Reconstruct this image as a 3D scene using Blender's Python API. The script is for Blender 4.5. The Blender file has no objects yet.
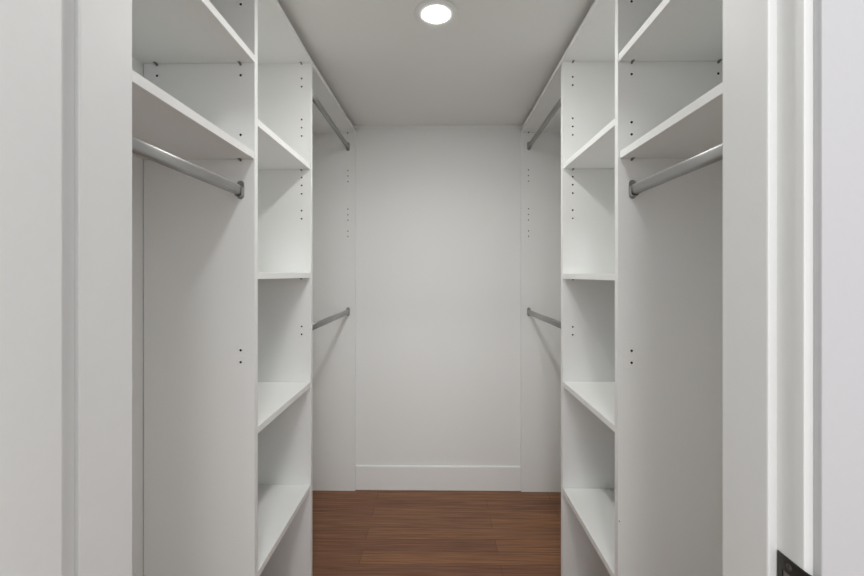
import bpy, bmesh, math
from mathutils import Vector

scene = bpy.context.scene
COL = scene.collection
PI = math.pi

# ------------------------------------------------------------------ materials
def new_mat(name):
    m = bpy.data.materials.new(name)
    m.use_nodes = True
    nt = m.node_tree
    return m, nt, nt.nodes['Principled BSDF']

def painted(name, rgb, rough, mottling=0.012, bump=0.0, scale=60.0, spec=0.5, coat=0.0):
    m, nt, b = new_mat(name)
    N, L = nt.nodes, nt.links
    tc = N.new('ShaderNodeTexCoord')
    nz = N.new('ShaderNodeTexNoise'); nz.inputs['Scale'].default_value = scale; nz.inputs['Detail'].default_value = 4
    L.new(tc.outputs['Object'], nz.inputs['Vector'])
    rp = N.new('ShaderNodeValToRGB')
    lo = [max(0, c - mottling) for c in rgb]; hi = [min(1, c + mottling) for c in rgb]
    rp.color_ramp.elements[0].color = (*lo, 1); rp.color_ramp.elements[1].color = (*hi, 1)
    rp.color_ramp.elements[0].position = .3; rp.color_ramp.elements[1].position = .7
    L.new(nz.outputs['Fac'], rp.inputs['Fac']); L.new(rp.outputs['Color'], b.inputs['Base Color'])
    b.inputs['Roughness'].default_value = rough
    b.inputs['Specular IOR Level'].default_value = spec
    b.inputs['Coat Weight'].default_value = coat
    if bump:
        bp = N.new('ShaderNodeBump'); bp.inputs['Strength'].default_value = bump; bp.inputs['Distance'].default_value = .002
        L.new(nz.outputs['Fac'], bp.inputs['Height']); L.new(bp.outputs['Normal'], b.inputs['Normal'])
    return m

def metal(name, rgb, rough, metallic=1.0):
    m, nt, b = new_mat(name)
    N, L = nt.nodes, nt.links
    tc = N.new('ShaderNodeTexCoord')
    nz = N.new('ShaderNodeTexNoise'); nz.inputs['Scale'].default_value = 180
    L.new(tc.outputs['Object'], nz.inputs['Vector'])
    mr = N.new('ShaderNodeMapRange'); mr.inputs['To Min'].default_value = rough * .85; mr.inputs['To Max'].default_value = rough * 1.15
    L.new(nz.outputs['Fac'], mr.inputs['Value']); L.new(mr.outputs['Result'], b.inputs['Roughness'])
    b.inputs['Base Color'].default_value = (*rgb, 1)
    b.inputs['Metallic'].default_value = metallic
    return m

WHITE = (.910, .918, .900)
M_WALL = painted('wall_paint', WHITE, .7, .006, .10, 220, .3)
M_CEIL = painted('ceiling_paint', (.915, .922, .904), .9, .006, .10, 260, .2)
M_MEL = painted('white_melamine', (.907, .916, .897), .42, .008, .02, 300, .45)
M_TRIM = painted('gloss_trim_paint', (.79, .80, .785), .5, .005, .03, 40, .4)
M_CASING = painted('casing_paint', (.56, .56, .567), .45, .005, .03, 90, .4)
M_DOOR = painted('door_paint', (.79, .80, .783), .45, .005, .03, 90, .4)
M_BORE = painted('shaded_chipboard', (.06, .045, .03), .95, .02, 0, 900, .1)  # chipboard brown darkened to carry the shade inside the pin holes
M_TIMBER = painted('shaded_timber', (.21, .185, .155), .9, .03, 0, 300, .1)  # timber tone kept dark for the shade in the latch pocket
M_CHROME = metal('satin_chrome', (.42, .42, .415), .48)
M_BRKT = metal('bracket_steel', (.42, .42, .41), .30)
M_PIN = metal('pin_steel', (.30, .30, .29), .40)
M_BRONZE = metal('dark_bronze', (.075, .072, .065), .42)
M_SCREW = metal('screw_steel', (.14, .135, .125), .42)

def wood_floor():
    m, nt, b = new_mat('walnut_floorboards')
    N, L = nt.nodes, nt.links
    tc = N.new('ShaderNodeTexCoord')
    br = N.new('ShaderNodeTexBrick')
    br.offset = .37; br.offset_frequency = 2; br.squash = 1
    br.inputs['Scale'].default_value = 1
    br.inputs['Brick Width'].default_value = .95
    br.inputs['Row Height'].default_value = .083
    br.inputs['Mortar Size'].default_value = .0009
    br.inputs['Mortar Smooth'].default_value = .3
    br.inputs['Bias'].default_value = 0
    br.inputs['Color1'].default_value = (0, 0, 0, 1); br.inputs['Color2'].default_value = (1, 1, 1, 1)
    br.inputs['Mortar'].default_value = (.5, .5, .5, 1)
    mp = N.new('ShaderNodeMapping'); mp.inputs['Location'].default_value = (.33, .018, 0)
    L.new(tc.outputs['Object'], mp.inputs['Vector']); L.new(mp.outputs['Vector'], br.inputs['Vector'])
    tone = N.new('ShaderNodeValToRGB')
    tone.color_ramp.elements[0].color = (.300, .140, .076, 1)
    tone.color_ramp.elements[1].color = (.440, .210, .096, 1)
    e = tone.color_ramp.elements.new(.5); e.color = (.350, .170, .090, 1)
    L.new(br.outputs['Color'], tone.inputs['Fac'])
    # grain stretched along the boards
    g1m = N.new('ShaderNodeMapping'); g1m.inputs['Scale'].default_value = (1.5, 95, 1)
    L.new(tc.outputs['Object'], g1m.inputs['Vector'])
    g1 = N.new('ShaderNodeTexNoise'); g1.inputs['Scale'].default_value = 1.6; g1.inputs['Detail'].default_value = 7; g1.inputs['Roughness'].default_value = .62
    L.new(g1m.outputs['Vector'], g1.inputs['Vector'])
    gr = N.new('ShaderNodeValToRGB')
    gr.color_ramp.elements[0].position = .34; gr.color_ramp.elements[0].color = (.34, .31, .29, 1)
    gr.color_ramp.elements[1].position = .66; gr.color_ramp.elements[1].color = (1.0, 1.0, 1.0, 1)
    L.new(g1.outputs['Fac'], gr.inputs['Fac'])
    mx = N.new('ShaderNodeMix'); mx.data_type = 'RGBA'; mx.blend_type = 'MULTIPLY'; mx.inputs['Factor'].default_value = .85
    L.new(tone.outputs['Color'], mx.inputs['A']); L.new(gr.outputs['Color'], mx.inputs['B'])
    # fine dark pores
    g3m = N.new('ShaderNodeMapping'); g3m.inputs['Scale'].default_value = (3.2, 210, 1)
    L.new(tc.outputs['Object'], g3m.inputs['Vector'])
    g3 = N.new('ShaderNodeTexNoise'); g3.inputs['Scale'].default_value = 1.7; g3.inputs['Detail'].default_value = 4
    L.new(g3m.outputs['Vector'], g3.inputs['Vector'])
    r3 = N.new('ShaderNodeValToRGB')
    r3.color_ramp.elements[0].position = .36; r3.color_ramp.elements[0].color = (.55, .50, .46, 1)
    r3.color_ramp.elements[1].position = .56; r3.color_ramp.elements[1].color = (1.06, 1.06, 1.06, 1)
    L.new(g3.outputs['Fac'], r3.inputs['Fac'])
    mp3 = N.new('ShaderNodeMix'); mp3.data_type = 'RGBA'; mp3.blend_type = 'MULTIPLY'; mp3.inputs['Factor'].default_value = .8
    L.new(mx.outputs['Result'], mp3.inputs['A']); L.new(r3.outputs['Color'], mp3.inputs['B'])
    # broad colour drift
    g2m = N.new('ShaderNodeMapping'); g2m.inputs['Scale'].default_value = (1.2, 9, 1)
    L.new(tc.outputs['Object'], g2m.inputs['Vector'])
    g2 = N.new('ShaderNodeTexNoise'); g2.inputs['Scale'].default_value = 2.2; g2.inputs['Detail'].default_value = 3
    L.new(g2m.outputs['Vector'], g2.inputs['Vector'])
    r2 = N.new('ShaderNodeValToRGB')
    r2.color_ramp.elements[0].position = .3; r2.color_ramp.elements[0].color = (.92, .90, .90, 1)
    r2.color_ramp.elements[1].position = .7; r2.color_ramp.elements[1].color = (1.18, 1.12, 1.05, 1)
    L.new(g2.outputs['Fac'], r2.inputs['Fac'])
    m2 = N.new('ShaderNodeMix'); m2.data_type = 'RGBA'; m2.blend_type = 'MULTIPLY'; m2.inputs['Factor'].default_value = 1
    L.new(mp3.outputs['Result'], m2.inputs['A']); L.new(r2.outputs['Color'], m2.inputs['B'])
    # thin dark seam between boards
    m3 = N.new('ShaderNodeMix'); m3.data_type = 'RGBA'
    L.new(br.outputs['Fac'], m3.inputs['Factor'])
    L.new(m2.outputs['Result'], m3.inputs['A']); m3.inputs['B'].default_value = (.055, .028, .018, 1)
    L.new(m3.outputs['Result'], b.inputs['Base Color'])
    b.inputs['Roughness'].default_value = .42
    b.inputs['Specular IOR Level'].default_value = .4
    bp = N.new('ShaderNodeBump'); bp.inputs['Strength'].default_value = .12; bp.inputs['Distance'].default_value = .001
    L.new(g1.outputs['Fac'], bp.inputs['Height']); L.new(bp.outputs['Normal'], b.inputs['Normal'])
    return m
M_FLOOR = wood_floor()

def lamp_mat(strength):
    m, nt, b = new_mat('lit_diffuser')
    b.inputs['Base Color'].default_value = (.9, .9, .9, 1)
    b.inputs['Emission Color'].default_value = (1.0, .995, .98, 1)
    b.inputs['Emission Strength'].default_value = strength
    return m
M_LENS = lamp_mat(205.0)

# ------------------------------------------------------------------ helpers
def link(name, bm, mats, parent=None, smooth=False, recalc=True):
    if recalc:
        bmesh.ops.recalc_face_normals(bm, faces=bm.faces)
    me = bpy.data.meshes.new(name)
    bm.to_mesh(me); bm.free()
    if not isinstance(mats, (list, tuple)): mats = [mats]
    for m in mats: me.materials.append(m)
    if smooth:
        for p in me.polygons: p.use_smooth = True
    o = bpy.data.objects.new(name, me)
    COL.objects.link(o)
    if parent is not None:
        o.parent = parent
        o.location = -Vector(root_loc(parent))
    return o

def root_loc(o):
    v = Vector((0, 0, 0))
    while o is not None:
        v += o.location; o = o.parent
    return v

def box(bm, x0, x1, y0, y1, z0, z1, bevel=0.0):
    if x0 > x1: x0, x1 = x1, x0
    vs = [bm.verts.new((x, y, z)) for x in (x0, x1) for y in (y0, y1) for z in (z0, z1)]
    idx = [(0, 1, 3, 2), (4, 6, 7, 5), (0, 4, 5, 1), (2, 3, 7, 6), (0, 2, 6, 4), (1, 5, 7, 3)]
    fs = [bm.faces.new([vs[i] for i in f]) for f in idx]
    if bevel:
        es = list({e for f in fs for e in f.edges})
        bmesh.ops.bevel(bm, geom=es, offset=bevel, segments=2, affect='EDGES', profile=.5)
    return fs

def prism_xy(bm, pts, z0, z1, bevel=0.0):
    """A board whose outline in plan is the polygon pts."""
    a = [bm.verts.new((x, y, z0)) for x, y in pts]
    b = [bm.verts.new((x, y, z1)) for x, y in pts]
    n = len(pts)
    fs = [bm.faces.new(a[::-1]), bm.faces.new(b)]
    for i in range(n):
        fs.append(bm.faces.new((a[i], a[(i + 1) % n], b[(i + 1) % n], b[i])))
    if bevel:
        es = list({e for f in fs for e in f.edges})
        bmesh.ops.bevel(bm, geom=es, offset=bevel, segments=2, affect='EDGES', profile=.5)

def thing(name, label, cat, loc, group=None):
    o = bpy.data.objects.new(name, None)
    o.empty_display_size = .1
    COL.objects.link(o)
    o.location = loc
    o['label'] = label; o['category'] = cat
    if group: o['group'] = group
    return o

def structure(o):
    o['kind'] = 'structure'
    return o

def drilled_panel(x0, x1, y0, y1, z0, z1, holes, r=.0033, depth=.011, segs=10):
    """Upright board, its y0 face bored with round shelf-pin holes (real recesses)."""
    if x0 > x1: x0, x1 = x1, x0
    bm = bmesh.new()
    q = r * 2.0
    xs = sorted({round(h[0], 5) for h in holes})
    cutx = [x0] + [v for x in xs for v in (x - q, x + q)] + [x1]
    zs = sorted({round(h[1], 5) for h in holes})
    cutz = [z0] + [v for z in zs for v in (z - q, z + q)] + [z1]
    hs = {(round(h[0], 5), round(h[1], 5)) for h in holes}
    grid = {}
    def V(i, k):
        if (i, k) not in grid: grid[(i, k)] = bm.verts.new((cutx[i], y0, cutz[k]))
        return grid[(i, k)]
    for i in range(len(cutx) - 1):
        for k in range(len(cutz) - 1):
            quad = [V(i, k), V(i + 1, k), V(i + 1, k + 1), V(i, k + 1)]
            c = (round((cutx[i] + cutx[i + 1]) / 2, 5), round((cutz[k] + cutz[k + 1]) / 2, 5))
            if i % 2 == 1 and k % 2 == 1 and any(abs(c[0] - h[0]) < 1e-4 and abs(c[1] - h[1]) < 1e-4 for h in hs):
                n = 12
                rim = [bm.verts.new((c[0] + r * math.cos(-3 * PI / 4 + 2 * PI * j / n), y0, c[1] + r * math.sin(-3 * PI / 4 + 2 * PI * j / n))) for j in range(n)]
                bot = [bm.verts.new((v.co.x, y0 + depth, v.co.z)) for v in rim]
                for s in range(4):          # four corner patches of three rim steps each
                    a = s * 3
                    bm.faces.new([quad[s], quad[(s + 1) % 4]] + [rim[(a + 3 - t) % n] for t in range(4)])
                for j in range(n):
                    f = bm.faces.new((rim[j], rim[(j + 1) % n], bot[(j + 1) % n], bot[j])); f.material_index = 1
                f = bm.faces.new(bot); f.material_index = 1
            else:
                bm.faces.new(quad)
    # remaining sides, sharing the rim of the drilled face
    nx, nz = len(cutx) - 1, len(cutz) - 1
    b = [bm.verts.new((x, y1, z)) for x, z in ((x0, z0), (x1, z0), (x1, z1), (x0, z1))]
    bm.faces.new(b)
    bm.faces.new([V(i, 0) for i in range(nx, -1, -1)] + [b[0], b[1]])
    bm.faces.new([V(nx, k) for k in range(nz, -1, -1)] + [b[1], b[2]])
    bm.faces.new([V(i, nz) for i in range(nx + 1)] + [b[2], b[3]])
    bm.faces.new([V(0, k) for k in range(nz + 1)] + [b[3], b[0]])
    return bm

def cyl_y(bm, x, z, y0, y1, r, n=12):
    a = [bm.verts.new((x + r * math.cos(2 * PI * j / n), y0, z + r * math.sin(2 * PI * j / n))) for j in range(n)]
    b = [bm.verts.new((v.co.x, y1, v.co.z)) for v in a]
    bm.faces.new(a); bm.faces.new(b[::-1])
    for j in range(n):
        bm.faces.new((a[j], b[j], b[(j + 1) % n], a[(j + 1) % n]))

def pin_mesh(bm, x, zunder, yface, sgn=-1):
    """Spoon-shaped shelf support: peg plus a flat tongue under the shelf; sgn = way it sticks out along y."""
    z = zunder - .0028
    cyl_y(bm, x, z, yface + sgn * .008, yface, .0022)
    box(bm, x - .0036, x + .0036, *sorted((yface + sgn * .0115, yface + sgn * .003)), zunder - .0020, zunder - .0003, .0006)
    cyl_y(bm, x, z - .0004, yface + sgn * .0022, yface, .0030)

def stadium(hw, hh, n=10):
    """Outline in x,z of a vertical stadium, half width hw, half height hh."""
    pts = []
    for j in range(n + 1):
        a = PI * j / n
        pts.append((hw * math.cos(a), (hh - hw) + hw * math.sin(a)))
    for j in range(n + 1):
        a = PI + PI * j / n
        pts.append((hw * math.cos(a), -(hh - hw) + hw * math.sin(a)))
    return pts

# ------------------------------------------------------------------ dimensions (metres)
ZC = 2.080                    # ceiling
T = .019                      # board thickness
YJ = .526                     # closet side of the door wall
YB, YC, YD = 1.068, 1.547, 2.310   # near faces of the upright boards
YW = 2.331                    # back wall
ZT = 2.031                    # underside of the top boards
XWL, XWR = -.7765, .7700      # side walls

# ------------------------------------------------------------------ the setting
bm = bmesh.new(); box(bm, -2.2, 2.2, -2.0, 2.60, -.05, 0)
structure(link('floor', bm, M_FLOOR))
bm = bmesh.new(); box(bm, XWL - .1, XWR + .1, YJ, YW + .1, ZC, ZC + .1)
structure(link('ceiling', bm, M_CEIL))
bm = bmesh.new(); box(bm, XWL - .1, XWR + .1, YW, YW + .1, 0, ZC)
structure(link('wall_back', bm, M_WALL))
bm = bmesh.new(); box(bm, XWL - .1, XWL, YJ, YW, 0, ZC)
structure(link('wall_left', bm, M_WALL))
bm = bmesh.new(); box(bm, XWR, XWR + .1, YJ, YW, 0, ZC)
structure(link('wall_right', bm, M_WALL))
# wall with the doorway
JL, JR = -.3956, .3638        # stop faces (inner faces of the frame)
RL, RR = -.4020, .3742        # rabbet faces
YS, YE, YK = .4530, .4206, .4110   # stop face, frame edge, casing face
ZH = 2.00                     # head of the opening
bm = bmesh.new()
box(bm, -2.2, RL - .018, YE, YJ, 0, 2.55)
box(bm, RR + .018, 2.2, YE, YJ, 0, 2.55)
box(bm, RL - .018, RR + .018, YE, YJ, ZH + .03, 2.55)
structure(link('wall_front', bm, M_WALL))

def bevbox(bm, *a):
    box(bm, *a[:6], bevel=a[6])
# frame sides: board + stop
bm = bmesh.new()
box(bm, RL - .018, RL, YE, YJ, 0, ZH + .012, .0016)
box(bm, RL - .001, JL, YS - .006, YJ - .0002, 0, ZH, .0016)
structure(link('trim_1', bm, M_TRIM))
bm = bmesh.new()
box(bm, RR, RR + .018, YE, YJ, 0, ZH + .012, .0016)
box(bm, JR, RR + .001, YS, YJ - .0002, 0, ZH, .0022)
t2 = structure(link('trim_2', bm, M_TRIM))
bm = bmesh.new()
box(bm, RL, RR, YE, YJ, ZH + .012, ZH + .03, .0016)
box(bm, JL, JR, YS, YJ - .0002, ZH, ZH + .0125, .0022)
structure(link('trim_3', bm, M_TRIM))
# casings on the room side
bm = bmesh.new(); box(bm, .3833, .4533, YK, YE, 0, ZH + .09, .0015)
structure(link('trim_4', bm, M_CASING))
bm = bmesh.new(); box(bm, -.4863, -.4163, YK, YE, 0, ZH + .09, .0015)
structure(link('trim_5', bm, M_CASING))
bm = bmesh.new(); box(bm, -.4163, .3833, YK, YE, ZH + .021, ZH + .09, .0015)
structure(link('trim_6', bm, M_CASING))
# door leaf swung open into the room, at right angles to the doorway
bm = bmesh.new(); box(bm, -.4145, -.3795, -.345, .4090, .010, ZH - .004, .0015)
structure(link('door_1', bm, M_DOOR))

# baseboard at the back, between the end boards
bm = bmesh.new()
prof = [(YW, 0), (2.3205, 0), (2.3205, .130), (2.3225, .1345), (2.3262, .1365), (YW, .137)]
xs0, xs1 = -.4625, .4745
a = [bm.verts.new((xs0, y, z)) for y, z in prof]; b = [bm.verts.new((xs1, y, z)) for y, z in prof]
bm.faces.new(a); bm.faces.new(b[::-1])
for i in range(len(prof)):
    j = (i + 1) % len(prof)
    bm.faces.new((a[i], b[i], b[j], a[j]))
structure(link('baseboard_back', bm, M_WALL))

# strike plate let into the right-hand frame
def strike_plate():
    bm = bmesh.new()
    z1, z0 = .9235, .8635
    y0, y1 = YE + .0008, YS - .0012
    hy0, hy1, hz0, hz1 = y0 + .0095, y1 - .0065, z0 + .016, z1 - .016
    x, t = RR - .0014, .0016
    def ring(xx):
        o = [bm.verts.new((xx, y, z)) for y, z in ((y0, z0), (y1, z0), (y1, z1), (y0, z1))]
        i = [bm.verts.new((xx, y, z)) for y, z in ((hy0, hz0), (hy1, hz0), (hy1, hz1), (hy0, hz1))]
        for k in range(4):
            bm.faces.new((o[k], o[(k + 1) % 4], i[(k + 1) % 4], i[k]))
        return o, i
    o1, i1 = ring(x); o2, i2 = ring(x + t)
    for k in range(4):
        if k != 3: bm.faces.new((o1[k], o1[(k + 1) % 4], o2[(k + 1) % 4], o2[k]))
        bm.faces.new((i1[k], i1[(k + 1) % 4], i2[(k + 1) % 4], i2[k]))
    # curved lip rolling over the edge of the frame
    prev = (o1[0], o1[3], o2[0], o2[3])
    for s in range(1, 6):
        a = s / 5 * math.radians(40)
        R = .0180
        yy = y0 - R * math.sin(a); xx = x + R * (1 - math.cos(a))
        nx_, ny_ = math.cos(a) * t, math.sin(a) * t
        cur = (bm.verts.new((xx, yy, z0)), bm.verts.new((xx, yy, z1)),
               bm.verts.new((xx + nx_, yy + ny_ * .2, z0)), bm.verts.new((xx + nx_, yy + ny_ * .2, z1)))
        bm.faces.new((prev[0], prev[1], cur[1], cur[0]))
        bm.faces.new((prev[2], prev[3], cur[3], cur[2]))
        bm.faces.new((prev[0], prev[2], cur[2], cur[0]))
        bm.faces.new((prev[1], prev[3], cur[3], cur[1]))
        prev = cur
    bm.faces.new((prev[0], prev[1], prev[3], prev[2]))
    p = link('strike_plate', bm, M_BRONZE, t2)
    p['label'] = 'dark bronze strike plate'
    bm = bmesh.new()          # flush dark timber insert standing in for the shade of the latch pocket
    box(bm, x + .0011, x + t + .0006, hy0 + .0001, hy1 - .0001, hz0 + .0001, hz1 - .0001)
    link('mortise_shade', bm, M_TIMBER, p)
    for zz in (z1 - .008, z0 + .008):
        bm = bmesh.new()
        n = 14; yc = (y0 + y1) / 2
        a = [bm.verts.new((x - .0009, yc + .0026 * math.cos(2 * PI * j / n), zz + .0026 * math.sin(2 * PI * j / n))) for j in range(n)]
        b = [bm.verts.new((x + .0003, yc + .0040 * math.cos(2 * PI * j / n), zz + .0040 * math.sin(2 * PI * j / n))) for j in range(n)]
        c = bm.verts.new((x + .0004, yc, zz))        # dished drive recess
        for j in range(n):
            k = (j + 1) % n
            bm.faces.new((a[j], b[j], b[k], a[k])); bm.faces.new((a[j], a[k], c))
        bm.faces.new(b)
        link('screw', bm, M_SCREW, p)
strike_plate()

# ------------------------------------------------------------------ recessed light
def downlight(x, y):
    t = thing('recessed_downlight', 'round lit white downlight set flush in the closet ceiling', 'ceiling light', (x, y, ZC))
    n = 64
    prof = [(.0425, -.0050), (.0432, -.0058), (.055, -.0057), (.0700, -.0054), (.0711, -.0050), (.0712, -.0042), (.0665, -.0022), (.0660, 0.0)]
    bm = bmesh.new(); rings = []
    for r, z in prof:
        rings.append([bm.verts.new((x + r * math.cos(2 * PI * j / n), y + r * math.sin(2 * PI * j / n), ZC + z)) for j in range(n)])
    for a, b in zip(rings, rings[1:]):
        for j in range(n):
            bm.faces.new((a[j], a[(j + 1) % n], b[(j + 1) % n], b[j]))
    bmesh.ops.recalc_face_normals(bm, faces=bm.faces)
    link('trim_ring', bm, M_CEIL, t, smooth=True)
    bm = bmesh.new(); rings = []
    for r, z in ((.0426, -.0058), (.034, -.0064), (.022, -.0068), (.009, -.0070)):
        rings.append([bm.verts.new((x + r * math.cos(2 * PI * j / n), y + r * math.sin(2 * PI * j / n), ZC + z)) for j in range(n)])
    for a, b in zip(rings, rings[1:]):
        for j in range(n):
            bm.faces.new((a[j], b[j], b[(j + 1) % n], a[(j + 1) % n]))
    bm.faces.new(rings[-1][::-1])
    link('diffuser', bm, M_LENS, t, smooth=True, recalc=False)
downlight(-.0030, 1.331)
# the beam of that downlight (its reflector throws most light downwards)
bl = bpy.data.lights.new('downlight_beam', 'AREA'); bl.shape = 'DISK'; bl.size = .082
bl.energy = 1.6; bl.spread = math.radians(150); bl.color = (1, .995, .98)
bo = bpy.data.objects.new('downlight_beam', bl); COL.objects.link(bo); bo.location = (-.0030, 1.331, ZC - .0082)

# ------------------------------------------------------------------ built-in units
def side_of(s): return 'left' if s < 0 else 'right'

def tower(s):
    xf = -.480 if s < 0 else .4740           # front edge of the boards
    xw = -.7740 if s < 0 else .7680          # wall edge
    side = side_of(s)
    lab = {'left': 'white open shelf tower standing midway along the left wall, five shelves between two uprights',
           'right': 'white open shelf tower standing midway along the right wall, five shelves between two uprights'}[side]
    t = thing('shelf_tower', lab, 'shelves', ((xf + xw) / 2, (YB + YC + T) / 2, 0), 'built-in shelf towers')
    if s < 0:
        hb = [(-.517, z) for z in (1.938, 1.751, 1.594, 1.0268, .9953)] + [(-.739, 1.751)]
        hc = [(-.5155, z) for z in (1.973, 1.942, 1.817, 1.786, 1.754, 1.596, 1.566, 1.534, 1.470, 1.439, 1.029, .999)]
        sh = [(1.626, 'u'), (1.2140, 'u'), (.7985, 'u'), (.4080, 'u')]
        xh = -.5155
    else:
        hb = [(.5065, z) for z in (1.937, 1.748, 1.6226, 1.591, 1.0277, .9966)] + [(.730, 1.748)]
        hc = [(.5125, z) for z in (1.973, 1.942, 1.817, 1.786, 1.754, 1.596, 1.566, 1.534, 1.470, 1.439, 1.029, .999)]
        sh = [(1.6255, 'u'), (1.2105, 'u'), (.8035, 'u'), (.4010, 'u')]
        xh = .5125
    link('upright', drilled_panel(xf if s < 0 else .4712, xw, YB, YB + T, 0, ZT, hb), [M_MEL, M_BORE], t)
    link('upright', drilled_panel(xf, xw, YC, YC + T, 0, ZT, hc), [M_MEL, M_BORE], t)
    # top board lies on both uprights
    bm = bmesh.new()
    box(bm, xf, xw, YB + .0002, YC + T - .0002, ZT, ZT + T)
    top = link('shelf', bm, M_MEL, t)
    bm = bmesh.new(); pin_mesh(bm, xh, ZT, YC); link('shelf_pin', bm, M_PIN, top)
    for k, (z, _) in enumerate(sh):
        bm = bmesh.new()
        box(bm, xf - s * -.0015, xw, YB + T + .0012, YC - .0012, z, z + T, .0007)
        so = link('shelf', bm, M_MEL, t)
        for yy, g in ((YC, -1), (YB + T, 1)):
            bm = bmesh.new(); pin_mesh(bm, xh, z, yy, g); link('shelf_pin', bm, M_PIN, so)
    if s > 0:     # small screw head low on the near board
        bm = bmesh.new(); cyl_y(bm, .4745, .584, YB - .00008, YB + .0005, .0018); link('screw', bm, M_PIN, t)
    return t
tower(-1); tower(1)

def front_bay(s):
    xf = -.478 if s < 0 else .4718
    xw = -.7755 if s < 0 else .7690
    xh, xr = (-.517, -.739) if s < 0 else (.5065, .730)
    side = side_of(s)
    lab = 'pair of long white shelves above bare hanging space beside the doorway at %s' % side
    t = thing('hanging_bay', lab, 'shelves', ((xf + xw) / 2, (YJ + YB) / 2, 0), 'front hanging bays')
    bm = bmesh.new(); box(bm, xf, xw, YJ + .001, YJ + .001 + T, 0, ZT)
    link('upright', bm, M_MEL, t)
    y0, y1 = YJ + .001 + T + .0012, YB - .0014
    zs = (1.7825, 1.5300) if s < 0 else (1.7800, 1.5280)
    bm = bmesh.new(); box(bm, xf, xw, YJ + .001, YB - .0002, ZT, ZT + T)
    link('shelf', bm, M_MEL, t)
    for k, z in enumerate(zs):
        bm = bmesh.new()
        rec = .0 if k == 0 else (.002 if s < 0 else .004)
        box(bm, xf + s * rec, xw, y0, y1, z, z + T, .0007)
        so = link('shelf', bm, M_MEL, t)
        for xx in (xh, xr):
            bm = bmesh.new(); pin_mesh(bm, xx, z, YB); link('shelf_pin', bm, M_PIN, so)
    return t
front_bay(-1); front_bay(1)

def rear_bay(s):
    xc = -.480 if s < 0 else .4740
    xd = -.4640 if s < 0 else .4755
    xw = -.7755 if s < 0 else .7690
    xh = -.506 if s < 0 else .5166
    side = side_of(s)
    lab = 'white end board and high shelf of the double hanging space in the back %s corner' % side
    t = thing('hanging_bay', lab, 'shelves', ((xc + xw) / 2, (YC + YD) / 2, 0), 'rear hanging bays')
    hd = [(xh, z) for z in (1.818, 1.787, 1.755, 1.599, 1.567, 1.536, 1.474, 1.4435)]
    link('upright', drilled_panel(xd, xw, YD, YW - .0005, 0, ZT, hd, r=.0033), [M_MEL, M_BORE], t)
    bm = bmesh.new()
    prism_xy(bm, [(xc, YC + T + .0002), (xw, YC + T + .0002), (xw, YW - .0005), (xd, YW - .0005)], ZT, ZT + T)
    so = link('shelf', bm, M_MEL, t)
    bm = bmesh.new(); pin_mesh(bm, xh, ZT, YD); link('shelf_pin', bm, M_PIN, so)
    return t
rear_bay(-1); rear_bay(1)

# ------------------------------------------------------------------ closet rods
def bracket_mesh(x, z, yface, g):
    """Open-topped cup on an oval flange; g = way it sticks out of the board along y. z = rod centre."""
    bm = bmesh.new()
    zc = z + .0025
    out = stadium(.0098, .0245, 10)
    yb = yface + g * .0025
    a = [bm.verts.new((x + u, yface, zc + w)) for u, w in out]
    b = [bm.verts.new((x + u * .93, yb, zc + w * .97)) for u, w in out]
    bm.faces.new(a); bm.faces.new(b[::-1])
    n = len(out)
    for j in range(n):
        bm.faces.new((a[j], b[j], b[(j + 1) % n], a[(j + 1) % n]))
    # U-shaped wall around the rod end
    def U(hw, zb):
        pts = [(hw, .0075)]
        for j in range(13):
            an = -PI * j / 12
            pts.append((hw * math.cos(an), -(zb - hw) + hw * math.sin(an)))
        pts.append((-hw, .0075))
        return pts
    o, i = U(.0100, .0185), U(.0081, .0164)
    y2 = yface + g * .0150
    vo = [[bm.verts.new((x + u, yy, z + w)) for u, w in o] for yy in (yface, y2)]
    vi = [[bm.verts.new((x + u, yy, z + w)) for u, w in i] for yy in (yface, y2)]
    for k in range(len(o) - 1):
        bm.faces.new((vo[0][k], vo[1][k], vo[1][k + 1], vo[0][k + 1]))
        bm.faces.new((vi[0][k], vi[0][k + 1], vi[1][k + 1], vi[1][k]))
        bm.faces.new((vo[1][k], vi[1][k], vi[1][k + 1], vo[1][k + 1]))
    for k in (0, len(o) - 1):
        bm.faces.new((vo[0][k], vi[0][k], vi[1][k], vo[1][k]))
    # screw head in the tab above the rod
    cyl_y(bm, x, z + .0208, *sorted((yb, yb + g * .0012)), .0030, 12)
    return bm

def rod(x, z, y0, y1, label):
    t = thing('closet_rod', label, 'closet rod', (x, (y0 + y1) / 2, z), 'chrome closet rods')
    out = stadium(.0075, .0142, 12)
    bm = bmesh.new()
    ya, yb = y0 + .0035, y1 - .0035
    a = [bm.verts.new((x + u, ya, z + w)) for u, w in out]
    b = [bm.verts.new((x + u, yb, z + w)) for u, w in out]
    bm.faces.new(a); bm.faces.new(b[::-1])
    n = len(out)
    for j in range(n):
        f = bm.faces.new((a[j], b[j], b[(j + 1) % n], a[(j + 1) % n])); f.smooth = True
    link('rod_tube', bm, M_CHROME, t)
    for yf, g in ((y0, 1), (y1, -1)):
        link('rod_bracket', bracket_mesh(x, z, yf, g), M_BRKT, t)
    return t
yA = YJ + .001 + T
rod(-.517, 1.4465, yA, YB, 'chrome oval rod under the long shelf beside the doorway at left')
rod(.5085, 1.4455, yA, YB, 'chrome oval rod under the long shelf beside the doorway at right')
rod(-.505, 1.951, YC + T, YD, 'upper chrome rod close under the ceiling in the back left corner')
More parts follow.
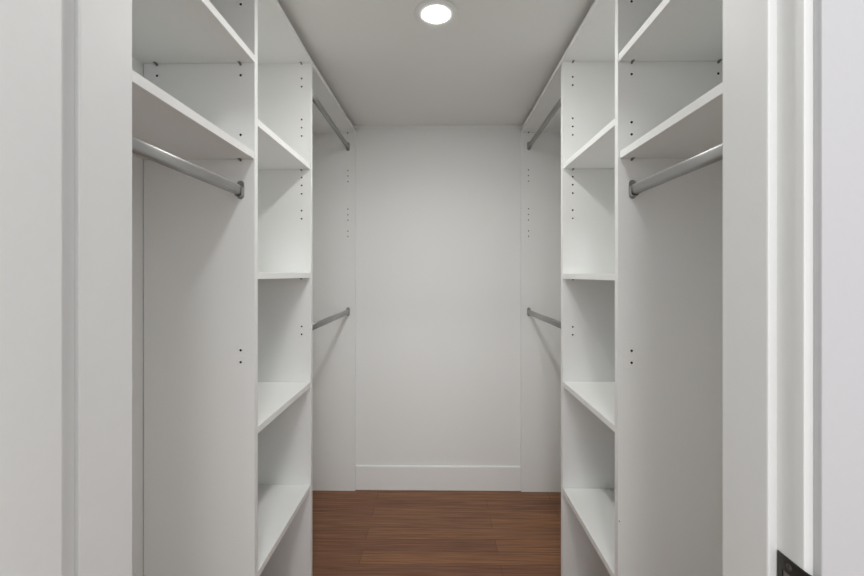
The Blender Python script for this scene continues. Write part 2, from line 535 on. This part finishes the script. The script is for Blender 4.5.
rod(.5185, 1.951, YC + T, YD, 'upper chrome rod close under the ceiling in the back right corner')
rod(-.505, 1.0150, YC + T, YD, 'lower chrome rod at waist height in the back left corner')
rod(.5185, 1.0150, YC + T, YD, 'lower chrome rod at waist height in the back right corner')

# ------------------------------------------------------------------ light
# ceiling lamp of the room outside, just behind the camera
ld = bpy.data.lights.new('room_lamp', 'AREA'); ld.shape = 'DISK'; ld.size = .22
ld.energy = 11; ld.color = (1, .995, .985)
lo = bpy.data.objects.new('room_lamp', ld); COL.objects.link(lo); lo.location = (.05, -.55, 2.56)
# daylight of the room outside, plus a brighter lobe added as fill through the doorway
w = bpy.data.worlds.new('room_daylight_fill'); scene.world = w; w.use_nodes = True
wn, wl = w.node_tree.nodes, w.node_tree.links
bg = wn['Background']
wtc = wn.new('ShaderNodeTexCoord')
wdot = wn.new('ShaderNodeVectorMath'); wdot.operation = 'DOT_PRODUCT'
wdot.inputs[1].default_value = Vector((.0, -1, .16)).normalized()
wl.new(wtc.outputs['Generated'], wdot.inputs[0])
wmr = wn.new('ShaderNodeMapRange'); wmr.interpolation_type = 'SMOOTHSTEP'
wmr.inputs['From Min'].default_value = .925; wmr.inputs['From Max'].default_value = .985
wmr.inputs['To Min'].default_value = .88; wmr.inputs['To Max'].default_value = 3.0
wl.new(wdot.outputs['Value'], wmr.inputs['Value'])
wl.new(wmr.outputs['Result'], bg.inputs['Strength'])
bg.inputs['Color'].default_value = (.965, .97, 1.0, 1)

# ------------------------------------------------------------------ camera
cd = bpy.data.cameras.new('camera'); cam = bpy.data.objects.new('camera', cd); COL.objects.link(cam)
cd.sensor_width = 36; cd.lens = 17.0; cd.clip_start = .01
cd.shift_y = -13 / 864
cam.location = (0, 0, 1.225)
cam.rotation_euler = (PI / 2, 0, .01225)
scene.camera = cam
vs = scene.view_settings
scene.display_settings.display_device = 'sRGB'
vs.view_transform = 'Standard'; vs.look = 'None'; vs.gamma = 1; vs.use_curve_mapping = False
vs.exposure = 0.14
